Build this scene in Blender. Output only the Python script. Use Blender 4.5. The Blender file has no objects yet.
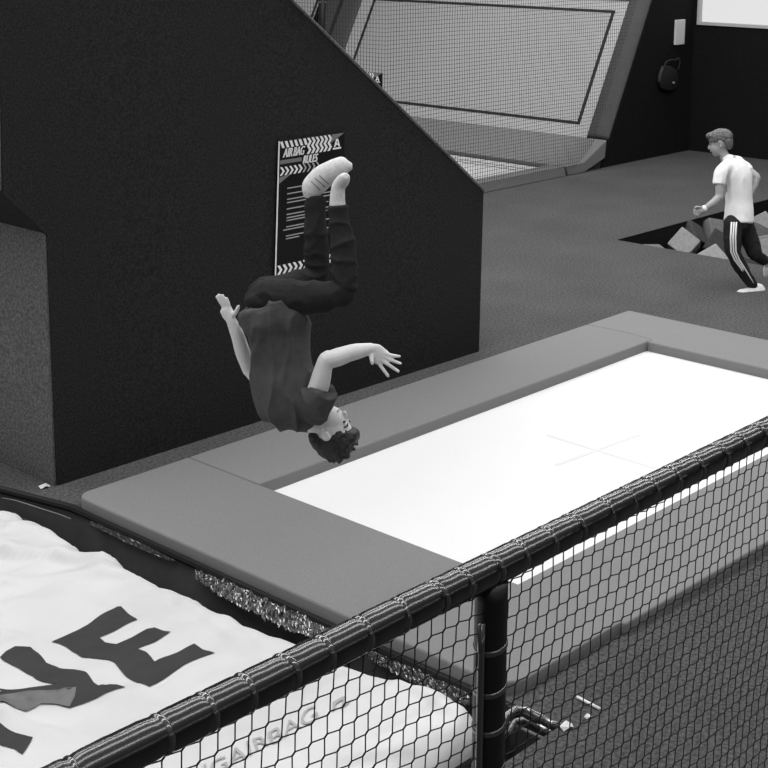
import bpy, bmesh, math, random
from mathutils import Vector, Matrix, noise
from mathutils.geometry import tessellate_polygon

random.seed(7)
sc = bpy.context.scene
COL = sc.collection

# ------------------------------------------------------------------ camera
H = 3.2
FPX = 1477.2
PITCH, ROLL, YAW = .1525, .0055, .7556
SHX, SHY = 24.94, -234.08
FW = Vector((math.cos(YAW)*math.cos(PITCH), math.sin(YAW)*math.cos(PITCH), -math.sin(PITCH)))
_rt = Vector((math.sin(YAW), -math.cos(YAW), 0)); _up = _rt.cross(FW)
RT = math.cos(ROLL)*_rt + math.sin(ROLL)*_up
UP = -math.sin(ROLL)*_rt + math.cos(ROLL)*_up
O = Vector((0, 0, H))
cd = bpy.data.cameras.new('camera'); cam = bpy.data.objects.new('camera', cd); COL.objects.link(cam)
M = Matrix((RT, UP, -FW)).transposed().to_4x4(); M.translation = O
cam.matrix_world = M
cd.sensor_width = 36; cd.lens = 36*FPX/768; cd.shift_x = SHX/768; cd.shift_y = SHY/768
cd.clip_end = 200
sc.camera = cam

# ------------------------------------------------------------------ world, lamps, exposure
w = bpy.data.worlds.new('world'); sc.world = w; w.use_nodes = True
w.node_tree.nodes['Background'].inputs[0].default_value = (1, 1, 1, 1)
w.node_tree.nodes['Background'].inputs[1].default_value = 1.0
_nt = w.node_tree; _tc = _nt.nodes.new('ShaderNodeTexCoord'); _sx = _nt.nodes.new('ShaderNodeSeparateXYZ'); _mr = _nt.nodes.new('ShaderNodeMapRange')
_nt.links.new(_tc.outputs['Generated'], _sx.inputs[0]); _nt.links.new(_sx.outputs['Z'], _mr.inputs[0])      # pale roof overhead, dark hall around
_mr.inputs['From Min'].default_value = .15; _mr.inputs['From Max'].default_value = .9
_mr.inputs['To Min'].default_value = .035; _mr.inputs['To Max'].default_value = .46
_nt.links.new(_mr.outputs[0], _nt.nodes['Background'].inputs[0])
def area(name, loc, sx, sy, power, rot=(0, 0, 0)):
    l = bpy.data.lights.new(name, 'AREA'); l.shape = 'RECTANGLE'; l.size = sx; l.size_y = sy; l.energy = power
    o = bpy.data.objects.new(name, l); o.location = loc; o.rotation_euler = rot; COL.objects.link(o)
    return o
for ly, lw, le in ((-.6, .5, 270), (3.0, .5, 280), (6.4, .8, 500), (10.2, .8, 540), (13.5, .6, 330)):
    area('ceiling_strip_light', (8, ly, 6.2), 18, lw, le)
area('rail_highlight_light', (5, -6, 3.6), 18, .3, 48, (math.pi/2, 0, 0))  # unseen lamp added behind the camera for the rail's lower highlight line
sc.view_settings.view_transform = 'Standard'; sc.view_settings.look = 'None'
sc.view_settings.exposure = 0.0; sc.view_settings.gamma = 1.0; sc.view_settings.use_curve_mapping = False

# ------------------------------------------------------------------ helpers: where a photo point lies in the room
PX, PY = 384-SHX, 384+SHY
def ray(x, y): return FW + RT*((x-PX)/FPX) + UP*((PY-y)/FPX)
def onz(x, y, z=0.0): d = ray(x, y); return O + d*((z-H)/d.z)
def ony(x, y, Y): d = ray(x, y); return O + d*(Y/d.y)
def onx(x, y, X): d = ray(x, y); return O + d*(X/d.x)
def at(x, y, D): return O + ray(x, y)*D

def L(v):
    v /= 255.0
    return v/12.92 if v <= .04045 else ((v+.055)/1.055)**2.4

# ------------------------------------------------------------------ materials
def mat(name, a, rough=.7, var=0, scale=40, bump=0, bscale=None, spec=.5, coat=0, stretch=(1, 1, 1), big=0, sheen=0):
    """grey procedural material: a = albedo, var = relative grain, big = slow blotches"""
    m = bpy.data.materials.new(name); m.use_nodes = True
    nt = m.node_tree; b = nt.nodes['Principled BSDF']
    b.inputs['Base Color'].default_value = (a, a, a, 1); b.inputs['Roughness'].default_value = rough
    b.inputs['Specular IOR Level'].default_value = spec
    b.inputs['Coat Weight'].default_value = coat
    if coat: b.inputs['Coat Roughness'].default_value = .12
    if var or bump or big:
        tc = nt.nodes.new('ShaderNodeTexCoord'); mp = nt.nodes.new('ShaderNodeMapping')
        mp.inputs['Scale'].default_value = stretch
        nt.links.new(tc.outputs['Object'], mp.inputs[0])
    if var or big:
        n = nt.nodes.new('ShaderNodeTexNoise'); n.inputs['Scale'].default_value = scale; n.inputs['Detail'].default_value = 3
        nt.links.new(mp.outputs[0], n.inputs['Vector'])
        mr = nt.nodes.new('ShaderNodeMapRange'); mr.inputs['From Min'].default_value = .3; mr.inputs['From Max'].default_value = .7
        mr.inputs['To Min'].default_value = a*(1-var); mr.inputs['To Max'].default_value = a*(1+var)
        nt.links.new(n.outputs[0], mr.inputs[0])
        out = mr.outputs[0]
        if big:
            n2 = nt.nodes.new('ShaderNodeTexNoise'); n2.inputs['Scale'].default_value = 1.3; n2.inputs['Detail'].default_value = 2
            nt.links.new(mp.outputs[0], n2.inputs['Vector'])
            m2 = nt.nodes.new('ShaderNodeMapRange'); m2.inputs['From Min'].default_value = .3; m2.inputs['From Max'].default_value = .7
            m2.inputs['To Min'].default_value = 1-big; m2.inputs['To Max'].default_value = 1+big
            nt.links.new(n2.outputs[0], m2.inputs[0])
            mu = nt.nodes.new('ShaderNodeMath'); mu.operation = 'MULTIPLY'
            nt.links.new(out, mu.inputs[0]); nt.links.new(m2.outputs[0], mu.inputs[1]); out = mu.outputs[0]
        nt.links.new(out, b.inputs['Base Color'])
    if bump:
        n3 = nt.nodes.new('ShaderNodeTexNoise'); n3.inputs['Scale'].default_value = bscale or scale; n3.inputs['Detail'].default_value = 4
        nt.links.new(mp.outputs[0], n3.inputs['Vector'])
        bp = nt.nodes.new('ShaderNodeBump'); bp.inputs['Strength'].default_value = bump; bp.inputs['Distance'].default_value = .02
        nt.links.new(n3.outputs[0], bp.inputs['Height']); nt.links.new(bp.outputs[0], b.inputs['Normal'])
    return m

MT = dict(
    floor=mat('carpet_floor', .072, .95, .5, 55, .4, 110, .1, big=.1),
    block=mat('black_carpet', .022, .95, .42, 85, .3, 150, .08),
    blockside=mat('grey_carpet', .108, .95, .4, 60, .4, 80, .1),
    wall=mat('black_wall', .0065, .9, .25, 20, spec=.15),
    pad=mat('grey_vinyl', .185, .75, .1, 160, .12, 220, .25),
    padside=mat('dark_strap', .03, .75, .08, 120, spec=.25),
    bed=mat('white_bed', .70, .8, .012, 60, spec=.1),
    mark=mat('faint_grey_line', .62, .8),
    seam=mat('seam_shadow', .05, .9),
    bag=mat('white_airbag', .57, .5, .04, 3, .2, 7, .3),
    print=mat('charcoal_print', .036, .7, .1, 8, spec=.2),
    printlight=mat('fold_shaded_print', .12, .6, .25, 12, spec=.4),
    printgrey=mat('pale_grey_print', .34, .6),
    liner=mat('pit_liner', .085, .6, .15, 6, .2, 14, .3),
    linerblack=mat('black_rubber', .006, .5, spec=.3),
    plastic=mat('crumpled_black_plastic', .02, .16, spec=.8, coat=.6),
    foil=mat('crumpled_clear_plastic', .07, .12, .9, 40, spec=.9, coat=.7),
    rail=mat('glossy_black_vinyl', .006, .2, bump=.06, bscale=12, spec=.7, stretch=(.4, 1, 1)),
    post=mat('black_vinyl_post', .006, .4, bump=.1, bscale=20, spec=.35),
    tape=mat('glossy_tape', .03, .14, spec=.8, coat=.5),
    net=mat('black_net_cord', .012, .8, spec=.2),
    backnet=mat('dark_net_cord', .03, .8, spec=.2),
    wbed=mat('grey_woven_bed', .40, .8, .12, 140, spec=.2),
    wframe=mat('pale_grey_border', .46, .8, .08, 90, spec=.2),
    wpad=mat('dark_grey_pad', .075, .7, .1, 60, .3, 9, .3, stretch=(1, .25, 1)),
    epad=mat('mid_grey_pad', .185, .75, .1, 60, spec=.25),
    strap=mat('black_webbing', .012, .8),
    white=mat('white_card', .62, .6), 
    signblack=mat('sign_black', .006, .6, spec=.15),
    signwhite=mat('sign_white', .78, .6),
    signgrey=mat('sign_grey', .16, .6),
    signline=mat('sign_text_grey', .36, .6),
    darkbag=mat('dark_bag_cloth', .012, .6, .3, 20),
    glint_dot=mat('glint_grey', .12, .4),
    skin=mat('skin', .64, .55, .04, 30, spec=.35),
    skin2=mat('skin_tan', .36, .55, .04, 30, spec=.35),
    shirt=mat('charcoal_cotton', .072, .9, .12, 30, .15, 60, .1),
    pants=mat('black_cotton', .023, .9, .12, 30, .15, 60, .1),
    hair=mat('dark_hair', .016, .5, .5, 60, .6, 70, .4),
    hair2=mat('light_brown_hair', .12, .6, .4, 50, .5, 60, .3),
    sock=mat('pale_sock', .58, .9, .1, 60),
    stripe=mat('sock_stripe', .16, .9),
    wshirt=mat('white_cotton', .85, .85, .02, 20, .1, 40, .1),
    shoe=mat('white_shoe', .62, .7, .1, 30),
    eye=mat('dark_eye', .03, .3),
    lip=mat('lips', .3, .5),
    foamA=mat('foam_light', .26, .95, .12, 30, .2, 40, .1),
    foamB=mat('foam_mid', .15, .95, .12, 30, .2, 40, .1),
    foamC=mat('foam_dark', .06, .95, .12, 30, .2, 40, .1),
)
def emis(name, v, s):
    m = bpy.data.materials.new(name); m.use_nodes = True; b = m.node_tree.nodes['Principled BSDF']
    b.inputs['Base Color'].default_value = (.05, .05, .05, 1); b.inputs['Roughness'].default_value = .6
    b.inputs['Emission Color'].default_value = (v, v, v, 1); b.inputs['Emission Strength'].default_value = s
    return m
MT['pane'] = emis('daylit_pane', .72, 1.0)

# ------------------------------------------------------------------ object helpers
def tag(o, label=None, cat=None, group=None, kind=None):
    if label: o['label'] = label
    if cat: o['category'] = cat
    if group: o['group'] = group
    if kind: o['kind'] = kind
    return o
def empty(name, loc, label, cat, group=None):
    o = bpy.data.objects.new(name, None); o.location = loc; o.empty_display_size = .1; COL.objects.link(o)
    return tag(o, label, cat, group)
def link_mesh(name, me, m, parent=None, smooth=False):
    if m is not None:
        me.materials.clear(); me.materials.append(m)
    if smooth:
        for p in me.polygons: p.use_smooth = True
    o = bpy.data.objects.new(name, me); COL.objects.link(o)
    if parent is not None:
        o.parent = parent
        o.matrix_parent_inverse = Matrix.Translation(-Vector(parent.location)) if parent.type == 'EMPTY' else parent.matrix_world.inverted()
    return o
def obj(name, bm, m, parent=None, smooth=False, normals=True):
    if normals: bmesh.ops.recalc_face_normals(bm, faces=bm.faces)
    me = bpy.data.meshes.new(name); bm.to_mesh(me); bm.free()
    return link_mesh(name, me, m, parent, smooth)
def struct(name, bm, m, smooth=False, parent=None):
    o = obj(name, bm, m, parent, smooth); o['kind'] = 'structure'; return o
def box(bm, lo, hi, mx=None):
    vs = [bm.verts.new((x, y, z)) for x in (lo[0], hi[0]) for y in (lo[1], hi[1]) for z in (lo[2], hi[2])]
    for f in ((0, 1, 3, 2), (4, 6, 7, 5), (0, 4, 5, 1), (2, 3, 7, 6), (0, 2, 6, 4), (1, 5, 7, 3)):
        bm.faces.new([vs[i] for i in f])
    if mx is not None:
        for v in vs: v.co = mx @ v.co
    return vs
def prism(bm, pts, vec):
    """polygon (list of 3-D points) extruded along vec"""
    vec = Vector(vec); a = [bm.verts.new(p) for p in pts]; b = [bm.verts.new(Vector(p)+vec) for p in pts]
    n = len(pts); bm.faces.new(a); bm.faces.new(b[::-1])
    for i in range(n): bm.faces.new((a[i], b[i], b[(i+1) % n], a[(i+1) % n]))
    return a, b
def bevel(bm, w, seg=2):
    bmesh.ops.recalc_face_normals(bm, faces=bm.faces)
    bmesh.ops.bevel(bm, geom=[e for e in bm.edges if len(e.link_faces) == 2 and e.calc_face_angle(0) > .5],
                    offset=w, segments=seg, affect='EDGES', profile=.6)
def tube(bm, pts, r, n=8, closed=False):
    pts = [Vector(p) for p in pts]; rings = []
    ref = None
    for i, p in enumerate(pts):
        a = pts[i-1] if i else p; b = pts[i+1] if i+1 < len(pts) else p
        t = (b-a).normalized()
        if ref is None:
            ref = t.orthogonal().normalized()
        ref = (ref - t*ref.dot(t)).normalized(); s = t.cross(ref)
        rr = r[i] if isinstance(r, (list, tuple)) else r
        rings.append([bm.verts.new(p + (ref*math.cos(q)+s*math.sin(q))*rr) for q in [2*math.pi*k/n for k in range(n)]])
    for A, B in zip(rings, rings[1:]):
        for k in range(n): bm.faces.new((A[k], A[(k+1) % n], B[(k+1) % n], B[k]))
    bm.faces.new(rings[0][::-1]); bm.faces.new(rings[-1])
def stick(bm, a, b, r, n=4):
    tube(bm, [a, b], r, n)
def flat_poly(bm, pts, up, thick=.002):
    """thin plate from planar points, with thickness toward up"""
    pts = [Vector(p) for p in pts]; tris = tessellate_polygon([pts]); u = Vector(up)*thick
    a = [bm.verts.new(p) for p in pts]; b = [bm.verts.new(p+u) for p in pts]; n = len(pts)
    for t in tris:
        bm.faces.new([b[i] for i in t]); bm.faces.new([a[i] for i in reversed(t)])
    for i in range(n): bm.faces.new((a[i], a[(i+1) % n], b[(i+1) % n], b[i]))
def text_mesh(s, bold=.0, shear=0.0):
    c = bpy.data.curves.new('t', 'FONT'); c.body = s; c.size = 1; c.offset = bold; c.shear = shear
    o = bpy.data.objects.new('t', c); COL.objects.link(o)
    dg = bpy.context.evaluated_depsgraph_get(); dg.update()
    me = bpy.data.meshes.new_from_object(o.evaluated_get(dg)); bpy.data.objects.remove(o); bpy.data.curves.remove(c)
    bm = bmesh.new(); bm.from_mesh(me); bpy.data.meshes.remove(me)
    return bm
def fit_text(s, bold, mapfun, shear=0.0):
    """text with its bounding box scaled to the unit square, then every vertex sent through mapfun(u, v)"""
    bm = text_mesh(s, bold, shear)
    xs = [v.co.x for v in bm.verts]; ys = [v.co.y for v in bm.verts]
    x0, x1, y0, y1 = min(xs), max(xs), min(ys), max(ys)
    for v in bm.verts: v.co = mapfun((v.co.x-x0)/(x1-x0), (v.co.y-y0)/(y1-y0))
    return bm

# ------------------------------------------------------------------ dimensions of the trampoline (metres)
XO0, XI0, XI1, XO1 = 4.601, 5.420, 9.448, 10.135
YO0, YI0, YI1, YO1 = 3.466, 4.038, 5.875, 6.485
def edge(y): return 4.605 if y <= 6.5 else 4.605-min(.15, (y-6.5)*.24)          # edge of the airbag pit

# ------------------------------------------------------------------ the setting
def floor_cells():
    bm = bmesh.new()
    holes = [(XI0-.15, XI1+.15, YI0-.15, YI1+.15), (12.62, 17.6, 2.5, 8.25)]
    ys = sorted({-6, 3.2, 6.5, 7.125, 14.0, 24} | {h[2] for h in holes} | {h[3] for h in holes})
    for y0, y1 in zip(ys, ys[1:]):
        ym = (y0+y1)/2
        pit = 3.2 <= ym <= 14
        l0, l1 = (edge(y0), edge(y1)) if pit else (-8, -8)
        cuts = sorted([(h[0], h[1]) for h in holes if h[2] <= ym <= h[3]])
        xa0, xa1 = l0, l1
        for c in cuts + [(18.6, 18.6)]:
            bm.faces.new([bm.verts.new(p) for p in ((xa0, y0, 0), (c[0], y0, 0), (c[0], y1, 0), (xa1, y1, 0))])
            xa0 = xa1 = c[1]
    return bm
struct('floor', floor_cells(), MT['floor'])
# pit of the airbag: liner walls and bottom
bm = bmesh.new()
def quad(bm, *p): bm.faces.new([bm.verts.new(q) for q in p])
for a, b in ((3.2, 6.5), (6.5, 7.125), (7.125, 14)):
    prism(bm, [(edge(a), a, -.03), (edge(b), b, -.03), (edge(b)+.03, b, -.03), (edge(a)+.03, a, -.03)], (0, 0, -1.27))
struct('wall_pit_right', bm, MT['liner'])
bm = bmesh.new(); box(bm, (-8, 3.14, -1.3), (4.605, 3.195, -.01)); struct('wall_pit_front', bm, MT['liner'])
bm = bmesh.new(); box(bm, (-8, 3.14, -1.36), (4.7, 14, -1.31)); struct('floor_pit', bm, MT['liner'])
bm = bmesh.new()
tube(bm, [(edge(y)-.008, y, -.022) for y in (3.21, 5, 6.5, 7.125, 9, 13.9)], .022, 8)
struct('trim_1', bm, MT['linerblack'])
# bottom of the trampoline well and the foam pit
bm = bmesh.new()
box(bm, (XI0-.3, YI0-.3, -.65), (XI1+.3, YI1+.3, -.6))
struct('floor_well', bm, MT['linerblack'])
bm = bmesh.new()
box(bm, (12.5, 8.25, -1.0), (17.6, 8.3, -.005)); struct('wall_foam_back', bm, MT['wall'])
bm = bmesh.new(); box(bm, (12.57, 2.5, -1.0), (12.62, 8.25, -.005)); struct('wall_foam_left', bm, MT['wall'])
bm = bmesh.new(); box(bm, (12.5, 2.5, -1.05), (17.6, 8.3, -1.0)); struct('floor_foam', bm, MT['wall'])
# black walls at the back: one beside the sloped trampoline, one with the window
SLX = lambda z: 16.481+(z-.373)*(17.395-16.481)/(2.146-.373)       # leaning edge of the sloped trampoline
bm = bmesh.new()
prism(bm, [(15.95, 10.93, 0), (SLX(.0)+.0, 10.93, .0), (SLX(.13), 10.93, .13), (SLX(4.2), 10.93, 4.2), (18.6, 10.93, 4.2), (18.6, 10.93, 0)], (0, .02, 0))
struct('wall_back', bm, MT['wall'])
WX = 18.5; WZ = 1.835
bm = bmesh.new()
box(bm, (WX, -6, 0), (WX+.12, 10.93, WZ)); box(bm, (WX, 10.86, WZ), (WX+.12, 10.93, 4.2))
box(bm, (WX, -6, WZ), (WX+.12, 5, 4.2)); box(bm, (WX, 5, 3.3), (WX+.12, 10.86, 4.2))
struct('wall_right', bm, MT['wall'])
bm = bmesh.new(); box(bm, (WX, 11.03, 0), (WX+.12, 24, 4.2)); struct('wall_far', bm, MT['wall'])
bm = bmesh.new()
box(bm, (WX+.07, 5, WZ), (WX+.09, 10.86, 3.3))
win = struct('window_1', bm, MT['pane'])
bm = bmesh.new()
for lo, hi in (((WX-.02, 5, WZ-.03), (WX+.07, 10.87, WZ+.012)), ((WX-.01, 10.84, WZ), (WX+.07, 10.875, 3.3)), ((WX-.01, 5, 3.27), (WX+.07, 10.86, 3.31)), ((WX-.01, 5, WZ), (WX+.07, 5.04, 3.3))):
    box(bm, lo, hi)
struct('window_frame', bm, MT['wframe'], parent=win)

# ------------------------------------------------------------------ the big black carpeted block
blk = empty('carpeted_block', (4.69, 6.78, 0), 'large black carpeted block with sloping top edge and grey left end, behind the trampoline', 'partition block')
bm = bmesh.new()
f = [(4.70, 6.79, 0), (8.50, 6.75, 0), (8.52, 6.75, 1.235), (6.549, 6.77, 2.714), (5.6, 6.78, 3.42), (4.42, 6.79, 3.42), (4.405, 6.79, 2.0), (4.40, 6.79, 1.745), (4.676, 6.79, 1.474)]
prism(bm, f, (0, 1.6, 0)); 
obj('body', bm, MT['block'], blk)
bm = bmesh.new()
prism(bm, [(4.701, 6.80, 0.002), (4.677, 6.80, 1.47), (4.664, 6.80, 1.482), (4.686, 6.80, .002)], (0, 1.58, 0))
obj('side_cover', bm, MT['blockside'], blk)
bm = bmesh.new()
prism(bm, [(4.399, 6.80, 1.76), (4.404, 6.80, 2.0), (4.419, 6.80, 3.41), (4.405, 6.80, 3.41), (4.392, 6.80, 2.0), (4.386, 6.80, 1.76)], (0, 1.58, 0))
obj('overhang_side_cover', bm, MT['blockside'], blk)
bm = bmesh.new()
tube(bm, [(8.518, 6.748, 1.237), (7.5, 6.757, 2.0), (6.549, 6.768, 2.716), (5.6, 6.778, 3.42)], .011, 6)
obj('sloped_edge_trim', bm, MT['blockside'], blk)

# ------------------------------------------------------------------ rules sign on the block
def make_sign(root, frame, W=.605, Hh=.885, full=True):
    """frame(u, v, d): u right, v up (metres from the top left), d out of the wall"""
    def plate(name, polys, m, d=.006, parent=root):
        bm = bmesh.new()
        nrm = frame(0, 0, 1)-frame(0, 0, 0)
        for p in polys: flat_poly(bm, [frame(u, v, d) for u, v in p], nrm, .0012)
        return obj(name, bm, m, parent)
    bm = bmesh.new()
    prism(bm, [frame(0, 0, 0), frame(W, 0, 0), frame(W, -Hh, 0), frame(0, -Hh, 0)], frame(0, 0, .006)-frame(0, 0, 0))
    obj('board', bm, MT['signblack'], root)
    plate('pale_edge', [[(0, 0), (.011, 0), (.011, -Hh), (0, -Hh)]], MT['signwhite'])
    plate('grey_corner', [[(.485, -.004), (.6, -.004), (.475, -.06)]], MT['signgrey'])
    plate('grey_bar', [[(.02, -.125), (.21, -.125), (.21, -.15), (.02, -.15)]], MT['signgrey'])
    plate('grey_wedge', [[(.014, -.235), (.12, -.222), (.014, -.275)]], MT['signgrey'])
    def chev(x, y, w, h, t):                    # one '>' of thickness t
        return [(x, y), (x+t, y), (x+t+w, y-h/2), (x+t, y-h), (x, y-h), (x+w, y-h/2)]
    def slash(x, y, w, h, t): return [(x, y), (x+t, y), (x+t+w, y-h), (x+w, y-h)]
    for i in range(6): plate('chevron', [slash(.014+.041*i, -.005, .02, .042, .022)], MT['signwhite'])
    for i in range(6):
        x = .255+.038*i; k = 4; hh = .106
        ze = [(x+(.02 if q % 2 else 0), -.004-hh*q/k) for q in range(k+1)]
        plate('zigzag', [ze + [(a+.021, b) for a, b in reversed(ze)]], MT['signwhite'])
    for i in range(5): plate('chevron', [chev(.02+.04*i, -.17, .024, .055, .018)], MT['signwhite'])
    for i in range(4): plate('chevron', [chev(.222+.04*i, -.17, .022, .055, .014)], MT['signline'])
    for i in range(12): plate('chevron', [chev(.02+.046*i, -Hh+.075, .024, .062, .022)], MT['signwhite'])
    def lettering(name, s, x, y, wd, ht, m, bold=.05):
        bm = bmesh.new()
        for q in (-1, 0, 1):                                # heavy strokes
            b2 = fit_text(s, 0.0, lambda u, v: frame(x+u*wd+v*.012+q*.0035, y-ht+v*ht, .0078))
            me = bpy.data.meshes.new('t'); b2.to_mesh(me); b2.free(); bm.from_mesh(me); bpy.data.meshes.remove(me)
        return obj(name, bm, m, root)
    lettering('lettering', 'AIR', .042, -.052, .08, .057, MT['signwhite'], .06)
    lettering('lettering', 'BAG', .134, -.052, .09, .057, MT['signwhite'], .06)
    lettering('lettering', 'RULES', .222, -.116, .125, .052, MT['signwhite'], .06)
    plate('letter_mark', [[(.505, -.09), (.525, -.038), (.543, -.038), (.563, -.09), (.549, -.09), (.543, -.078), (.525, -.078), (.519, -.09)]], MT['signwhite'])
    plate('letter_foot', [[(.497, -.095), (.574, -.095), (.574, -.106), (.497, -.106)]], MT['signwhite'])
    plate('letter_counter', [[(.529, -.067), (.540, -.067), (.5345, -.05)]], MT['signblack'], .0075)
    if full:
        rows = [-.31, -.346, -.382, -.404, -.445, -.481, -.503, -.521, -.562, -.58, -.622, -.64]
        lens = [.42, .36, .44, .40, .38, .44, .42, .30, .45, .36, .40, .12]
        for y, ln in zip(rows, lens):
            x = .09 if y != -.58 else .065
            plate('small_print', [[(x, y), (x+ln, y), (x+ln, y-.007), (x, y-.007)]], MT['signline'])
        plate('pictogram', [[(.40, -.70), (.435, -.70), (.435, -.75), (.40, -.75)]], MT['signline'])
SG = ony(276, 141, 6.775)
sg = empty('rules_sign', SG, 'tall black rules sign with white chevrons on the black carpeted block', 'sign', 'rules signs')
SX, SYY = Vector((1, -.006, 0)).normalized(), 6.775
def sframe(u, v, d): return Vector((SG.x+u+.042*v, 6.758-d-.006*u, SG.z+v))
make_sign(sg, sframe)

# ------------------------------------------------------------------ in-ground trampoline with grey pads
tr = empty('trampoline', ((XI0+XI1)/2, (YI0+YI1)/2, 0), 'long floor trampoline with bright white bed and grey surround pads', 'trampoline')
def pad(name, pts, z0=-.03, z1=.06, m='pad', parent=tr, bw=.012):
    bm = bmesh.new(); prism(bm, [(x, y, z0) for x, y in pts], (0, 0, z1-z0)); bevel(bm, bw)
    return obj(name, bm, MT[m], parent, True)
def arc(cx, cy, r, a0, a1, n=6): return [(cx+r*math.cos(math.radians(a0+(a1-a0)*i/n)), cy+r*math.sin(math.radians(a0+(a1-a0)*i/n))) for i in range(n+1)]
g = .002
pad('pad', [(5.43, YO0), (5.43, YO0-.03), (XI1-g, YO0-.10), (XI1-g, YI0), (XI0-g, YI0), (XI0-g, YO1)] + arc(XO0+.09, YO1-.09, .09, 90, 180) + arc(XO0+.14, YO0+.14, .14, 180, 270), z0=-.02)
BX = 9.53
pad('pad', [(XI0+g, YI1), (XI0+g, YO1), (BX-g, YO1-.0), (BX+.03-g, YI1+.28), (BX-g, YI1)], z0=-.04)
pad('pad', [(BX+g, YI1), (BX+.03+g, YI1+.28), (BX+g, YO1), (XO1, YO1), (XO1, YO0-.1), (XI1, YO0-.1), (XI1, YI1)], z0=-.04)
bm = bmesh.new(); box(bm, (XI0-.12, YI0-.12, -.03), (XI1+.12, YI1+.12, -.015)); obj('jump_bed', bm, MT['bed'], tr)
bm = bmesh.new()
def strip(bm, a, b, wd, z0, z1):
    a = Vector(a); b = Vector(b); d = (b-a).normalized(); s = Vector((-d.y, d.x))*wd/2
    prism(bm, [(*(a+s), z0), (*(b+s), z0), (*(b-s), z0), (*(a-s), z0)], (0, 0, z1-z0))
strip(bm, (7.39, 5.30), (7.37, 4.50), .028, -.0155, -.0135); strip(bm, (7.00, 4.95), (7.80, 4.89), .028, -.0155, -.0133)
obj('centre_cross', bm, MT['mark'], tr)

# ------------------------------------------------------------------ airbag
random.seed(11)
BND = [(0, 500), (18, 503), (47, 517), (63, 531), (86, 546), (107, 550), (128, 561), (143, 574), (180, 581), (198, 587), (216, 605), (242, 613), (265, 624), (291, 631), (309, 639), (356, 658), (391, 668), (430, 684), (459, 693)]
BP = [onz(x, y, 0) for x, y in BND]                                   # from far (large Y) to near
BP = [Vector((BP[0].x-.12, 10.5, 0)), Vector((BP[0].x-.02, 7.6, 0))] + BP
YB0 = 3.44
def bxmax(y):
    if y >= BP[0].y: return BP[0].x
    for a, b in zip(BP, BP[1:]):
        if b.y <= y <= a.y and a.y > b.y:
            t = (a.y-y)/(a.y-b.y); return a.x+(b.x-a.x)*t
    return BP[-1].x
CREASE = [((-30, 520), (80, 541), .03), ((-60, 552), (125, 560), .045), ((-60, 588), (140, 577), .03), ((20, 640), (-60, 625), .02), ((120, 690), (-40, 712), .04), ((60, 735), (-40, 700), .03),
          ((170, 592), (235, 640), .018), ((225, 612), (262, 646), .015), ((300, 690), (340, 668), .02), ((360, 740), (440, 700), .025), ((330, 760), (410, 745), .02), ((400, 690), (455, 715), .02)]
CREASE = [(onz(*a, 0).xy, onz(*b, 0).xy, h) for a, b, h in CREASE]
def crease(x, y):
    z = 0; p = Vector((x, y))
    for a, b, h in CREASE:
        d = b-a; ln = d.length; d = d/ln; t = (p-a).dot(d)/ln
        if -.25 < t < 1.25:
            e = (p-a).dot(Vector((-d.y, d.x)))+.02*noise.noise((x*4, y*4, h*90)); w = .10 if e > 0 else .03
            f = min(1, max(0, (t+.25)/.35))*min(1, max(0, (1.25-t)/.35))
            z += h*f*math.exp(-(e/w)**2)
    return z
def bag_z(x, y):
    z = .03*noise.noise((x*1.2, y*2.6, .3)) + .02*noise.noise((x*2.4+4, y*6, 1.3))
    n = noise.noise((x*1.1+3*y*.2, y*4.5, 5.1)); z += .035*(1-abs(n))**5*(.8 if y > 5.4 else .35)
    z += .006*noise.noise((x*9, y*9, 7)) + crease(x, y)
    if x > 3.2: z += .012*noise.noise((x*7, y*7, 2))
    d = min(bxmax(y)-x, y-YB0)
    # rounded near corner
    cx, cy, r0 = bxmax(3.7)-.2, YB0+.2, .2
    if x > cx and y < cy: d = r0-math.hypot(x-cx, y-cy)
    r = .13
    if d < r:
        t = min(1, max(0, (r-d)/r)); z -= r*(1-math.sqrt(max(0, 1-t*t)))*1.0
        if d < 0: z -= min(.12, -d*9)
    return z-.012
bm = bmesh.new()
nx, ny = 200, 250; X0, X1, Y0, Y1 = -.6, 1.0, YB0-.05, 10.2
rows = []
for j in range(ny+1):
    y = Y0+(Y1-Y0)*(j/ny)**1.25; xm = bxmax(y)+.06; row = []
    for i in range(nx+1):
        x = X0+(xm-X0)*(1-(1-i/nx)**1.3); row.append(bm.verts.new((x, y, bag_z(x, y))))
    rows.append(row)
for A, B in zip(rows, rows[1:]):
    for i in range(nx): bm.faces.new((A[i], A[i+1], B[i+1], B[i]))
per = [r[-1] for r in rows]
pc = [v.co.copy() for v in per]; nc = [v.co.copy() for v in rows[0]]
bag = empty('airbag', (2.5, 6, -1.28), 'big wrinkled white inflatable airbag with charcoal letters, lying in the floor pit', 'airbag')
bm.normal_update()
obj('cover', bm, MT['bag'], bag, True)
bm = bmesh.new(); ring = [c for c in reversed(pc)]+nc[::-1][1:]
hi = [bm.verts.new((c.x-.02, c.y+.03, -.1)) for c in ring]; lo = [bm.verts.new((c.x-.02, c.y+.03, -1.29)) for c in ring]
for i in range(len(ring)-1): bm.faces.new((hi[i], lo[i], lo[i+1], hi[i+1]))
obj('side_skirt', bm, MT['liner'], bag)
def bag_hit(px, py):
    p = onz(px, py, 0)
    for _ in range(6): p = onz(px, py, bag_z(p.x, p.y))
    return p
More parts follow.
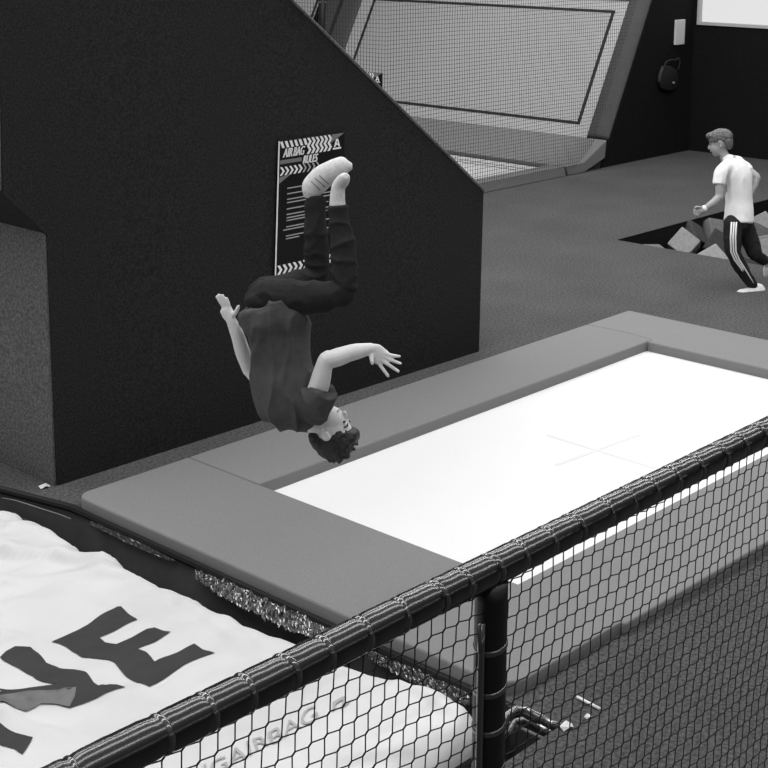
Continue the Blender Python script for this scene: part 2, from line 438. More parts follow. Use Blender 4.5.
def bag_print(name, polys, m, lift=.004):
    bm = bmesh.new()
    for poly in polys:
        pts = []
        for i in range(len(poly)):                    # resample the outline
            a = Vector(poly[i]); b = Vector(poly[(i+1) % len(poly)]); k = max(1, int((b-a).length/6))
            pts += [a+(b-a)*q/k for q in range(k)]
        p3 = [Vector((*p, 0)) for p in pts]; vs = [bm.verts.new((*onz(p.x, p.y, 0).xy, 0)) for p in p3]
        for t in tessellate_polygon([p3]):
            try: bm.faces.new([vs[i] for i in t])
            except ValueError: pass
    xs = [v.co.x for v in bm.verts]; ys = [v.co.y for v in bm.verts]; st = .03
    for ax, lo, hi in ((0, min(xs), max(xs)), (1, min(ys), max(ys))):
        c = lo+st
        while c < hi:
            n = Vector((1, 0, 0)) if ax == 0 else Vector((0, 1, 0))
            bmesh.ops.bisect_plane(bm, geom=bm.verts[:]+bm.edges[:]+bm.faces[:], plane_co=n*c, plane_no=n); c += st
    for v in bm.verts: v.co.z = bag_z(v.co.x, v.co.y)+lift
    bmesh.ops.recalc_face_normals(bm, faces=bm.faces)
    if sum(f.normal.z for f in bm.faces) < 0: bmesh.ops.reverse_faces(bm, faces=bm.faces)
    return obj(name, bm, m, bag, True, False)
S = 3.2
def zz(pts): return [(x/S, 600+y/S) for x, y in pts]
bag_print('letter_print', [zz([(165, 125), (240, 90), (320, 45), (375, 15), (387, 14), (410, 35), (440, 62), (390, 82), (345, 100), (318, 112), (335, 126), (372, 134), (420, 115), (470, 92), (495, 87), (522, 98), (546, 106), (500, 130), (462, 148), (440, 160), (468, 175), (494, 200), (540, 178), (590, 152), (622, 140), (650, 160), (688, 176), (640, 190), (590, 210), (540, 240), (478, 276), (440, 262), (400, 238), (365, 205), (345, 192), (300, 186), (262, 176), (235, 160), (212, 143), (190, 132)])], MT['print'])
bag_print('letter_print', [zz([(0, 186), (20, 168), (48, 152), (98, 148), (120, 166), (148, 194), (190, 210), (240, 218), (275, 240), (300, 266), (345, 286), (402, 290), (360, 308), (310, 326), (262, 340), (222, 350), (180, 348), (125, 350), (135, 330), (60, 318), (0, 306), (-60, 300), (-60, 282), (0, 278), (80, 276), (178, 272), (130, 250), (75, 226), (35, 212), (10, 196)])], MT['print'])
bag_print('folded_letter_print', [zz([(-60, 298), (0, 304), (60, 312), (125, 308), (190, 304), (246, 306), (240, 330), (222, 349), (180, 348), (130, 350), (85, 366), (40, 366), (0, 372), (-60, 380)])], MT['printlight'], .007)  # folded arm of the letter, its fold shading put in as a lighter grey
bag_print('letter_print', [zz([(-60, 385), (0, 405), (50, 428), (106, 454), (72, 496), (30, 474), (0, 456), (-60, 430)])], MT['print'])
# outlined wordmark near the fence
A0, A1 = Vector((192, 788)), Vector((319, 719))       # baseline ends in the photo
dirp = A1-A0
def wm(u, v):
    p = A0+dirp*u+Vector((-3.5, -14))*v
    q = onz(p.x, p.y, 0); return Vector((q.x, q.y, bag_z(q.x, q.y)+.006))
bm = fit_text('BIGAIRBAG', .0, wm); obj('wordmark_print', bm, MT['printgrey'], bag)
bag_print('emblem_print', [[(333, 702), (346, 697), (343, 708), (351, 704), (349, 707), (341, 711), (343, 702), (336, 705), (335, 712), (332, 713)]], MT['printgrey'], .006)

# ------------------------------------------------------------------ crumpled plastic and odds along the pit edge
def ribbon(name, y0, y1, n, label, cat, m, wid, amp, drop, seed, x_in=.0, group=None):
    bm = bmesh.new(); k = 14; rws = []
    for j in range(n+1):
        y = y0+(y1-y0)*j/n; t = j/n; env = math.sin(math.pi*min(1, max(0, t)))**.4
        row = []
        for i in range(k+1):
            u = i/k
            nz = noise.noise((y*38, u*4, seed)); n2 = noise.noise((y*90, u*9, seed+3)); n3 = noise.noise((y*5, 0, seed+9))
            x = edge(y)-.012-x_in-wid*env*(u+.25*n3) + amp*.5*n2
            z = -.012-drop*u**1.2 + amp*(nz+.5*n2)*env*(.3+u*(1.4-u))
            row.append(bm.verts.new((min(x, edge(y)-.012), y+amp*.6*n2, min(z, .035))))
        rws.append(row)
    for A, B in zip(rws, rws[1:]):
        for i in range(k): bm.faces.new((A[i], A[i+1], B[i+1], B[i]))
    o = obj(name, bm, MT[m], None); md = o.modifiers.new('thick', 'SOLIDIFY'); md.thickness = .003
    return tag(o, label, cat, group)
ribbon('crumpled_plastic', 5.45, 4.3, 220, 'shiny crumpled clear plastic wrap bunched along the pit edge beside the grey pads', 'plastic sheet', 'foil', .085, .036, .055, 2.0)
ribbon('plastic_sheet', 6.35, 5.6, 70, 'thin black plastic sheet along the pit edge left of the crumpled clear wrap', 'plastic sheet', 'plastic', .03, .005, .04, 5.0)
ribbon('plastic_sheet', 4.25, 3.62, 60, 'thin black plastic sheet along the pit edge right of the crumpled clear wrap', 'plastic sheet', 'plastic', .05, .018, .06, 8.0)
def cable(name, pts, r, m, label, cat, n=6):
    bm = bmesh.new(); tube(bm, pts, r, n); return tag(obj(name, bm, MT[m], None, True), label, cat)
cable('cable', [(edge(y)-.05-.018*math.sin(y*3), y, -.03-.03*abs(math.sin(y*2.3))) for y in [6.95-.1*i for i in range(6)]], .0035, 'signgrey', 'thin pale cable lying along the pit edge near the carpeted block', 'cable')
cable('hose', [onz(x, y, .0) for x, y in ((500, 728), (506, 716), (516, 709), (528, 710), (540, 717), (552, 724), (566, 728))], .016, 'foil', 'glossy grey hose, upper of two curving in the pit corner behind the fence post', 'hose', 8)
cable('hose', [onz(x, y, -.03) for x, y in ((508, 734), (514, 722), (524, 719), (536, 724), (548, 731), (560, 733))], .014, 'foil', 'glossy grey hose, lower of two curving in the pit corner behind the fence post', 'hose', 8)
cable('edge_strip', [(edge(y)-.045, y, -.06) for y in (3.55, 3.35, 3.22)], .008, 'signgrey', 'thin grey strip on the pit wall right of the fence post', 'strip')
cable('stick', [onz(577, 697, .008), onz(600, 709, .008)], .007, 'signwhite', 'short white stick lying on the grey carpet behind the net fence', 'stick', 6)
def scrap(name, c, s, label, cat):
    bm = bmesh.new()
    n = 7; a = [bm.verts.new((c.x+s*(1+.4*noise.noise((i*1.7, s*9, 0)))*math.cos(i*6.283/n), c.y+s*.7*math.sin(i*6.283/n), c.z+.4*s*(i % 2))) for i in range(n)]
    top = bm.verts.new((c.x, c.y, c.z+s*.5))
    for i in range(n): bm.faces.new((a[i], a[(i+1) % n], top))
    bm.faces.new(a[::-1])
    return tag(obj(name, bm, MT['white'], None), label, cat)
scrap('paper_scrap', onz(588, 717, .002), .02, 'small white paper scrap on the carpet below the white stick', 'scrap')
scrap('paper_scrap', onz(567, 727, .002), .035, 'white crumpled scrap at the sharp corner of the airbag pit', 'scrap')
scrap('paper_scrap', onz(45, 487, .002), .035, 'white crumpled scrap at the foot of the black block\'s left corner', 'scrap')

# ------------------------------------------------------------------ padded net fence in front
Q = .88
FY, FZ = 2.70*Q, 3.2-2.004*Q
PXX = 3.485*Q
fen = empty('net_fence', (PXX, FY, 0), 'black padded net fence with a glossy tape-wrapped rail, in front of the trampoline', 'fence')
wraps = [1.25, 1.39, 1.53, 1.66]+[ony(x, 768-.484*(x-60)+12, FY).x for x in (160, 205, 244, 285, 322, 361, 399, 434, 461, 490, 518, 546, 572, 604, 626, 648, 670, 692, 716, 737)]
wraps += [wraps[-1]+.13*i for i in range(1, 17)]
bm = bmesh.new(); pts = []; rr = []
for a, b in zip(wraps, wraps[1:]):
    for q in range(10):
        t = q/10; x = a+(b-a)*t
        pts.append((x, FY, FZ+.004*noise.noise((x*2, 0, 0)))); rr.append(.0415+.0055*min(1, math.sin(math.pi*min(1, max(0, t)))*2.2)**.7+.0012*noise.noise((x*30, 2, 0)))
tube(bm, pts, rr, 32); obj('rail', bm, MT['rail'], fen, True)
for i, x in enumerate(wraps[1:-1]):
    bm = bmesh.new(); rng = 28; rings = []
    tl = random.uniform(-.012, .012)
    for dx, r in ((-.009, .043), (-.005, .0465), (0, .0478), (.005, .0465), (.009, .043)):
        rings.append([bm.verts.new((x+dx+tl*math.cos(q*2*math.pi/rng)+.003*noise.noise((q, i, dx*90)), FY+(r+.0012*noise.noise((q*.8, i, 3)))*math.cos(q*2*math.pi/rng), FZ+r*math.sin(q*2*math.pi/rng))) for q in range(rng)])
    for A, B in zip(rings, rings[1:]):
        for q in range(rng): bm.faces.new((A[q], A[(q+1) % rng], B[(q+1) % rng], B[q]))
    obj('tape_wrap', bm, MT['tape'], fen, True)
bm = bmesh.new(); tube(bm, [(PXX, FY, z/20) for z in range(0, 29)], [.0465+.001*noise.noise((z, 0, 4)) for z in range(29)], 24)
obj('post', bm, MT['post'], fen, True)
bm = bmesh.new(); tube(bm, [(6.35, FY, z/20) for z in range(0, 29)], .0465, 24); obj('post', bm, MT['post'], fen, True)
for z in (1.215, 1.09, .975, .85, .73, .61, .49, .37):
    bm = bmesh.new(); tube(bm, [(PXX, FY, z-.009), (PXX, FY, z-.004), (PXX, FY, z+.004), (PXX, FY, z+.009)], [.0465, .049, .049, .0465], 24)
    for v in bm.verts: v.co.z += .25*(v.co.x-PXX)*(1 if int(z*100) % 2 else -.6)
    obj('tape_wrap', bm, MT['tape'], fen, True)
bm = bmesh.new(); tube(bm, [(PXX-.056, FY-.012, z/10) for z in range(0, 14)], .011, 8); obj('net_edge_rope', bm, MT['tape'], fen, True)
# net
bm = bmesh.new(); P = .0541; top = FZ-.04
def netp(i, j, q):                      # every knot is a short slanted double cord: q = 1 its upper right end, -1 its lower left end
    z = top-.018-j*P; x = 1.15+i*P+.20*(z-1.4)
    return Vector((x+q*.0048+.004*noise.noise((i*.35, j*.35, 0)), FY+.012*noise.noise((i*.15, j*.15, 4)), z+q*.0034+.006*noise.noise((i*.3, j*.3, 8))))
NI, NJ = 100, 25
for i in range(NI):
    for j in range(NJ):
        u, l = netp(i, j, 1), netp(i, j, -1)
        stick(bm, u, l, .0026, 5)
        if i+1 < NI: stick(bm, u, netp(i+1, j, -1), .0018, 4)
        if j+1 < NJ: stick(bm, l, netp(i, j+1, 1), .0018, 4)
    t = netp(i, 0, 1); stick(bm, t, Vector((t.x+.008, FY, FZ-.02)), .0018, 4)
obj('net', bm, MT['net'], fen)

# ------------------------------------------------------------------ sloped wall trampoline and its lane (behind)
SN = Vector((-.889, 0, .458)); SD = Vector((.458, 0, .889)); SP = Vector((16.481, 10.9, .373))
def slope(y, z, d=0): return SP+Vector((0, y-10.9, 0))+SD*((z-.373)/.889)+SN*d
def slab(bm, rect, d0, d1):
    y0, y1, z0, z1 = rect
    prism(bm, [slope(y0, z0, d0), slope(y1, z0, d0), slope(y1, z1, d0), slope(y0, z1, d0)], SN*(d1-d0))
wt = empty('sloped_trampoline', slope(13.7, .37), 'large sloped wall trampoline with black rectangle line, behind the net at the back', 'trampoline')
bm = bmesh.new(); slab(bm, (11.30, 16.25, .345, 2.16), -.05, .0); obj('jump_bed', bm, MT['wframe'], wt)
bm = bmesh.new(); slab(bm, (11.5, 15.99, .535, 2.03), .0, .003); obj('woven_bed', bm, MT['wbed'], wt)
bm = bmesh.new()
for r in ((11.47, 16.0, .505, .54), (11.47, 16.0, 1.985, 2.02), (11.47, 11.52, .505, 2.02), (15.96, 16.01, .515, 2.02)): slab(bm, r, .002, .007)
obj('border_line', bm, MT['strap'], wt)
def wrinkled_pad(y0, y1, z0, z1, name='side_pad', d=.04):
    bm = bmesh.new(); nU, nV = 8, 60; g = []
    for j in range(nV+1):
        z = z0+(z1-z0)*j/nV; row = []
        for i in range(nU+1):
            y = y0+(y1-y0)*i/nU; e = 1-abs(2*i/nU-1)**3
            wr = .03*max(0, noise.noise((y*3, z*9+y*2.5, 2)))**1.0
            row.append(bm.verts.new(slope(y, z, d*e-wr*e)))
        g.append(row)
    for A, B in zip(g, g[1:]):
        for i in range(nU): bm.faces.new((A[i], A[i+1], B[i+1], B[i]))
    bk = [[bm.verts.new(slope(y, z, -.06)) for y in (y0, y1)] for z in (z0, z1)]
    bm.faces.new((bk[0][0], bk[0][1], bk[1][1], bk[1][0]))
    bm.faces.new([r[0] for r in g]+[bk[1][0], bk[0][0]]); bm.faces.new([r[-1] for r in g]+[bk[1][1], bk[0][1]])
    bm.faces.new(g[0]+[bk[0][1], bk[0][0]]); bm.faces.new(g[-1]+[bk[1][1], bk[1][0]])
    return obj(name, bm, MT['wpad'], wt, True)
wrinkled_pad(10.955, 11.30, .36, 3.3); wrinkled_pad(16.25, 17.06, .36, 3.3)
bm = bmesh.new(); slab(bm, (16.62, 16.68, .4, 3.3), .02, .055); obj('webbing_strap', bm, MT['strap'], wt)
bm = bmesh.new(); slab(bm, (11.30, 16.25, 2.165, 3.3), -.05, .035); obj('top_pad', bm, MT['wpad'], wt)
# second sloped trampoline, left
w2 = empty('sloped_trampoline', slope(18.8, .37), 'second sloped trampoline, only a pale grey corner showing above the black block', 'trampoline')
bm = bmesh.new(); slab(bm, (17.24, 20.5, .345, 3.3), -.05, .0); obj('jump_bed', bm, MT['wframe'], w2)
bm = bmesh.new(); slab(bm, (17.22, 17.26, 1.5, 3.3), .0, .01); obj('border_line', bm, MT['strap'], w2)
po = empty('padded_pole', (15.8, 15.9, 0), 'black padded pole with tape wraps between the two sloped trampolines', 'pole')
PB = slope(17.12, 1.0, .12); PT = slope(17.2, 3.3, .12)
bm = bmesh.new(); pa, pz = onx(322, 34, 15.8), onx(323, -60, 15.85); tube(bm, [Vector((pa.x, pa.y, 0)), pa, pz], .058, 16); obj('foam_sleeve', bm, MT['post'], po, True)
for q in (-8, 2, 13, 23):
    c = onx(322.3, q, 15.82); bm = bmesh.new(); tube(bm, [c-Vector((0, 0, .012)), c+Vector((0, 0, .012))], .062, 16); obj('tape_wrap', bm, MT['signgrey'], po, True)
# foot pads and bed of the lane
ln = empty('lane_trampoline', (14, 13.5, 0), 'flat trampoline lane with grey edge pads at the foot of the sloped trampoline', 'trampoline')
bm = bmesh.new(); prism(bm, [(15.5, 10.9, 0), (15.87, 10.9, 0), (16.33, 10.9, .134), (16.36, 10.9, .372), (15.85, 10.9, .13), (15.45, 10.9, .12)][::-1], (0, 4.6, 0))
bevel(bm, .012); obj('foot_pad', bm, MT['epad'], ln, False)
bm = bmesh.new(); prism(bm, [(11.5, 10.9, 0), (11.5, 11.19, 0), (11.5, 11.16, .115), (11.5, 10.93, .115)], (3.95, 0, 0)); bevel(bm, .006); obj('edge_pad', bm, MT['epad'], ln, True)
bm = bmesh.new(); box(bm, (11.5, 11.19, .03), (15.45, 15.5, .06)); obj('jump_bed', bm, MT['wframe'], ln)
bm = bmesh.new(); box(bm, (15.05, 11.4, .06), (15.08, 15.4, .064)); box(bm, (15.2, 11.3, .06), (15.23, 15.4, .064)); obj('border_line', bm, MT['signgrey'], ln)
# safety net hung along the lane front
nt = empty('safety_net', (11.92, 10.85, 0), 'fine dark safety net hanging in front of the sloped trampoline', 'net')
bm = bmesh.new(); pit = .046; z0, z1 = .13, 3.2; xa = 11.92
n = int((z1-z0)/pit)
def nw(x, y, z): return Vector((x+.01*noise.noise((x*2, z*2, y)), y+.02*noise.noise((x*1.3, z*1.3, y+5)), z+.012*noise.noise((x*1.1, z*2, y+2))))
for k in range(n+1):
    z = z0+k*pit; xe = SLX(max(z, .37))-.52
    if z < .37: xe = 15.6+(z-.13)*1.5
    xs = [xa+(xe-xa)*i/12 for i in range(13)]
    tube(bm, [nw(x, 10.85, z) for x in xs], .0024, 4)
    tube(bm, [nw(xa, y, z) for y in (10.85, 11.4, 12, 12.8, 13.5, 14.5, 15.5, 16.5)], .0024, 4)
x = xa
while x < 18:
    zs = max(z0, .373+(x+.52-16.481)*1.94) if x > 15.96 else (z0 if x < 15.6 else z0+(x-15.6)*.65)
    tube(bm, [nw(x, 10.85, zs+(z1-zs)*i/8) for i in range(9)], .0024, 4); x += pit
y = 10.85+pit
while y < 16.5:
    tube(bm, [nw(xa, y, z0+(z1-z0)*i/8) for i in range(9)], .0024, 4); y += pit
obj('mesh', bm, MT['backnet'], nt)
# small copy of the rules sign on the net corner
S2 = Vector((11.885, 11.455, 1.568))
s2 = empty('rules_sign', S2, 'rules sign hung on the safety net corner, mostly hidden by the black block', 'sign', 'rules signs')
make_sign(s2, lambda u, v, d: Vector((11.885-d, 11.455-u, 1.568+v+.016*u)), full=False)

# ------------------------------------------------------------------ things on the black wall
bm = bmesh.new(); a, b = ony(675, 20, 10.92), ony(684.5, 44, 10.92)
box(bm, (a.x, 10.90, b.z), (b.x-.03, 10.928, a.z)); bevel(bm, .008)
tag(obj('wall_box', bm, MT['white'], None), 'small upright white box mounted on the black back wall', 'box')
hb = empty('hanging_bag', ony(672, 90, 10.9), 'dark bag hanging on the black back wall below the white box', 'bag')
bm = bmesh.new(); pc = [ony(x, y, 10.86) for x, y in ((664, 66), (661, 74), (660, 82), (663, 89), (670, 91), (677, 88), (679, 80), (677, 70), (671, 66))]
prism(bm, pc, (0, .06, 0)); bevel(bm, .02); obj('body', bm, MT['darkbag'], hb, True)
bm = bmesh.new(); tube(bm, [ony(x, y, 10.86) for x, y in ((664, 68), (666, 62), (670, 60), (675, 60), (679, 58), (680, 62), (678, 70))], .010, 6); obj('strap', bm, MT['padside'], hb, True)
bm = bmesh.new(); c = ony(673.5, 83, 10.84); bmesh.ops.create_uvsphere(bm, u_segments=10, v_segments=6, radius=.022, matrix=Matrix.Translation(c)); obj('glint_dot', bm, MT['glint_dot'], hb, True)  # highlight on the dark bag, put in as a paler grey ball

# ------------------------------------------------------------------ foam cubes in the pit
rnd = random.Random(23)
def foam(loc, s, rot, m, label, group='foam cubes in the pit'):
    bm = bmesh.new(); box(bm, (-s/2, -s/2, -s/2), (s/2, s/2, s/2)); bevel(bm, .012)
    o = obj('foam_cube', bm, MT[m], None); o.location = loc; o.rotation_euler = rot
    return tag(o, label, 'foam cube', group)
names = {'foamA': 'pale grey foam cube tumbled in the foam pit behind the running boy', 'foamB': 'mid grey foam cube tumbled in the foam pit behind the running boy', 'foamC': 'dark foam cube tumbled in the foam pit behind the running boy'}
hero = [(684, 241, 'foamA'), (693, 246, 'foamB'), (672, 246, 'foamB'), (702, 240, 'foamC'), (713, 229, 'foamB'), (719, 240, 'foamC'), (753, 233, 'foamB'), (764, 243, 'foamA'), (762, 223, 'foamA'), (768, 228, 'foamB'), (757, 250, 'foamA'), (664, 243, 'foamC'), (745, 240, 'foamC'), (690, 233, 'foamC')]
placed = []
for x, y, m in hero:
    p = onz(x, y, -.14); s = .25
    if any((p.xy-q.xy).length < .36 for q in placed): continue
    foam((p.x, p.y, -.19), s, (rnd.uniform(.2, .8), rnd.uniform(.2, .8), rnd.uniform(0, 3)), m, names[m]); placed.append(p)
for i in range(11):
    for j in range(11):
        if i == 4 and j == 6: continue
        p = Vector((12.88+i*.445+rnd.uniform(-.03, .03), 7.98-j*.445+rnd.uniform(-.03, .03), 0))
        if any((p.xy-q.xy).length < .37 for q in placed): continue
        m = rnd.choice(['foamA', 'foamB', 'foamB', 'foamC', 'foamC'])
        foam((p.x, p.y, -.27+rnd.uniform(-.07, .05)), .255, (rnd.uniform(0, 1.2), rnd.uniform(0, 1.2), rnd.uniform(0, 3)), m, names[m])

# ------------------------------------------------------------------ people
def loft(bm, pts, radii, n=14, ref=None, sub=4, flat=(0, 0)):
    """smooth tube through pts (Vectors); radii = (in the picture plane, along depth); rounded ends"""
    pts = [Vector(p) for p in pts]; radii = [(r, r) if not isinstance(r, (tuple, list)) else r for r in radii]
    P, Rr = [], []
    m = len(pts)
    for i in range(m-1):
        p0, p1, p2, p3 = pts[max(0, i-1)], pts[i], pts[i+1], pts[min(m-1, i+2)]
        for q in range(sub):
            t = q/sub
            P.append(.5*((2*p1)+(p2-p0)*t+(2*p0-5*p1+4*p2-p3)*t*t+(3*p1-p0-3*p2+p3)*t**3))
            s = t*t*(3-2*t); a, b = radii[i], radii[i+1]; Rr.append((a[0]+(b[0]-a[0])*s, a[1]+(b[1]-a[1])*s))
    P.append(pts[-1]); Rr.append(radii[-1])
    ref = Vector(ref or FW)
    rings = []
    def ring(c, t, r):
        d = ref-t*ref.dot(t)
        if d.length < .15: d = UP-t*UP.dot(t)
        d.normalize(); s = t.cross(d)
        return [bm.verts.new(c+s*math.cos(2*math.pi*k/n)*r[0]+d*math.sin(2*math.pi*k/n)*r[1]) for k in range(n)]
    for i, p in enumerate(P):
        a = P[max(0, i-1)]; b = P[min(len(P)-1, i+1)]; t = (b-a).normalized()
        if i == 0:
            e = min(Rr[0]); c = (.7, .55) if not flat[0] else (.06, .95); rings.append(ring(p-t*e*c[0], t, (Rr[0][0]*c[1], Rr[0][1]*c[1])))
        rings.append(ring(p, t, Rr[i]))
        if i == len(P)-1:
            e = min(Rr[-1]); c = (.7, .55) if not flat[1] else (.06, .95); rings.append(ring(p+t*e*c[0], t, (Rr[-1][0]*c[1], Rr[-1][1]*c[1])))
    for A, B in zip(rings, rings[1:]):
        for k in range(n): bm.faces.new((A[k], A[(k+1) % n], B[(k+1) % n], B[k]))
    bm.faces.new(rings[0][::-1]); bm.faces.new(rings[-1])
def ell(bm, c, ax, ay, az, sub=2):
    """ellipsoid with half-axis vectors"""
    mx = Matrix((ax, ay, az)).transposed().to_4x4(); mx.translation = c
    bmesh.ops.create_icosphere(bm, subdivisions=sub, radius=1, matrix=mx)
def fuse(name, bm, m, parent, vox=.006, smooth=4, fold=0, fscale=(8, 8, 8), seed=0):
    bmesh.ops.recalc_face_normals(bm, faces=bm.faces)
    me = bpy.data.meshes.new('tmp'); bm.to_mesh(me); bm.free()
    o = bpy.data.objects.new('tmp', me); COL.objects.link(o)
    r = o.modifiers.new('r', 'REMESH'); r.mode = 'VOXEL'; r.voxel_size = vox; r.use_smooth_shade = True
    s = o.modifiers.new('s', 'SMOOTH'); s.factor = .5; s.iterations = smooth
    dg = bpy.context.evaluated_depsgraph_get(); dg.update()
    out = bpy.data.meshes.new_from_object(o.evaluated_get(dg)); bpy.data.objects.remove(o); bpy.data.meshes.remove(me)
    if fold:
        nn = [v.normal.copy() for v in out.vertices]
        for v, nr in zip(out.vertices, nn):
            q = v.co-Vector(parent.location); a, b, c = q.dot(RT), q.dot(UP), q.dot(FW)
            f = noise.noise((a*fscale[0]+seed, b*fscale[1], c*fscale[2]))
            v.co += nr*fold*((1-abs(f))**3-.35)
    out.name = name
    return link_mesh(name, out, m, parent, True)

def head_parts(body, hair, C, F, Uv, Sv, s, hair_len=1.0):
    """head about centre C; F face direction, Uv crown, Sv the side of the ear towards the camera; s = face-height unit (skull height)"""
    ell(body, C+Uv*.12*s-F*.05*s, F*.40*s, Uv*.38*s, Sv*.335*s, 3)          # cranium
    ell(body, C-Uv*.12*s+F*.10*s, F*.27*s, Uv*.34*s, Sv*.26*s, 3)           # face
    ell(body, C-Uv*.34*s+F*.17*s, F*.155*s, Uv*.12*s, Sv*.15*s, 2)           # chin
    ell(body, C-Uv*.24*s-F*.02*s, F*.22*s, Uv*.14*s, Sv*.235*s, 2)           # jaw
    ell(body, C+Uv*.06*s+F*.315*s, F*.05*s, Uv*.05*s, Sv*.18*s, 2)           # brow
    loft(body, [C+Uv*.04*s+F*.34*s, C-Uv*.07*s+F*.40*s, C-Uv*.12*s+F*.41*s], [.03*s, .045*s, .05*s], 8, sub=2)   # nose
    ell(body, C-Uv*.205*s+F*.335*s, F*.045*s, Uv*.028*s, Sv*.09*s, 2)        # lips
    ell(body, C-Uv*.255*s+F*.32*s, F*.04*s, Uv*.028*s, Sv*.08*s, 2)
    for q in (1, -1):
        e = C-Uv*.03*s-F*.05*s+Sv*q*.36*s                                          # ear: rim and lobe
        loft(body, [e-Uv*.11*s+F*.02*s, e-Uv*.05*s-F*.055*s, e+Uv*.05*s-F*.07*s+Sv*q*.01*s, e+Uv*.10*s-F*.02*s+Sv*q*.01*s, e+Uv*.09*s+F*.05*s], [.035*s, .03*s, .03*s, .03*s, .026*s], 8, sub=3)
        ell(body, e-Sv*q*.02*s-F*.02*s, F*.07*s, Uv*.12*s, Sv*.03*s, 2)
def head_details(parent, C, F, Uv, Sv, s, brow):
    for q in (1, -1):
        bm = bmesh.new(); ell(bm, C+Uv*.01*s+F*.345*s+Sv*q*.135*s, F*.03*s, Uv*.026*s, Sv*.05*s, 2); obj('eye', bm, MT['eye'], parent, True)
        bm = bmesh.new(); loft(bm, [C+Uv*.085*s+F*.345*s+Sv*q*.06*s, C+Uv*.105*s+F*.345*s+Sv*q*.14*s, C+Uv*.085*s+F*.30*s+Sv*q*.21*s], [.016*s]*3, 6); obj('eyebrow', bm, brow, parent, True)
    bm = bmesh.new(); loft(bm, [C-Uv*.23*s+F*.345*s+Sv*.10*s, C-Uv*.228*s+F*.375*s, C-Uv*.23*s+F*.345*s-Sv*.10*s], [.014*s]*3, 6); obj('mouth', bm, MT['lip'], parent, True)

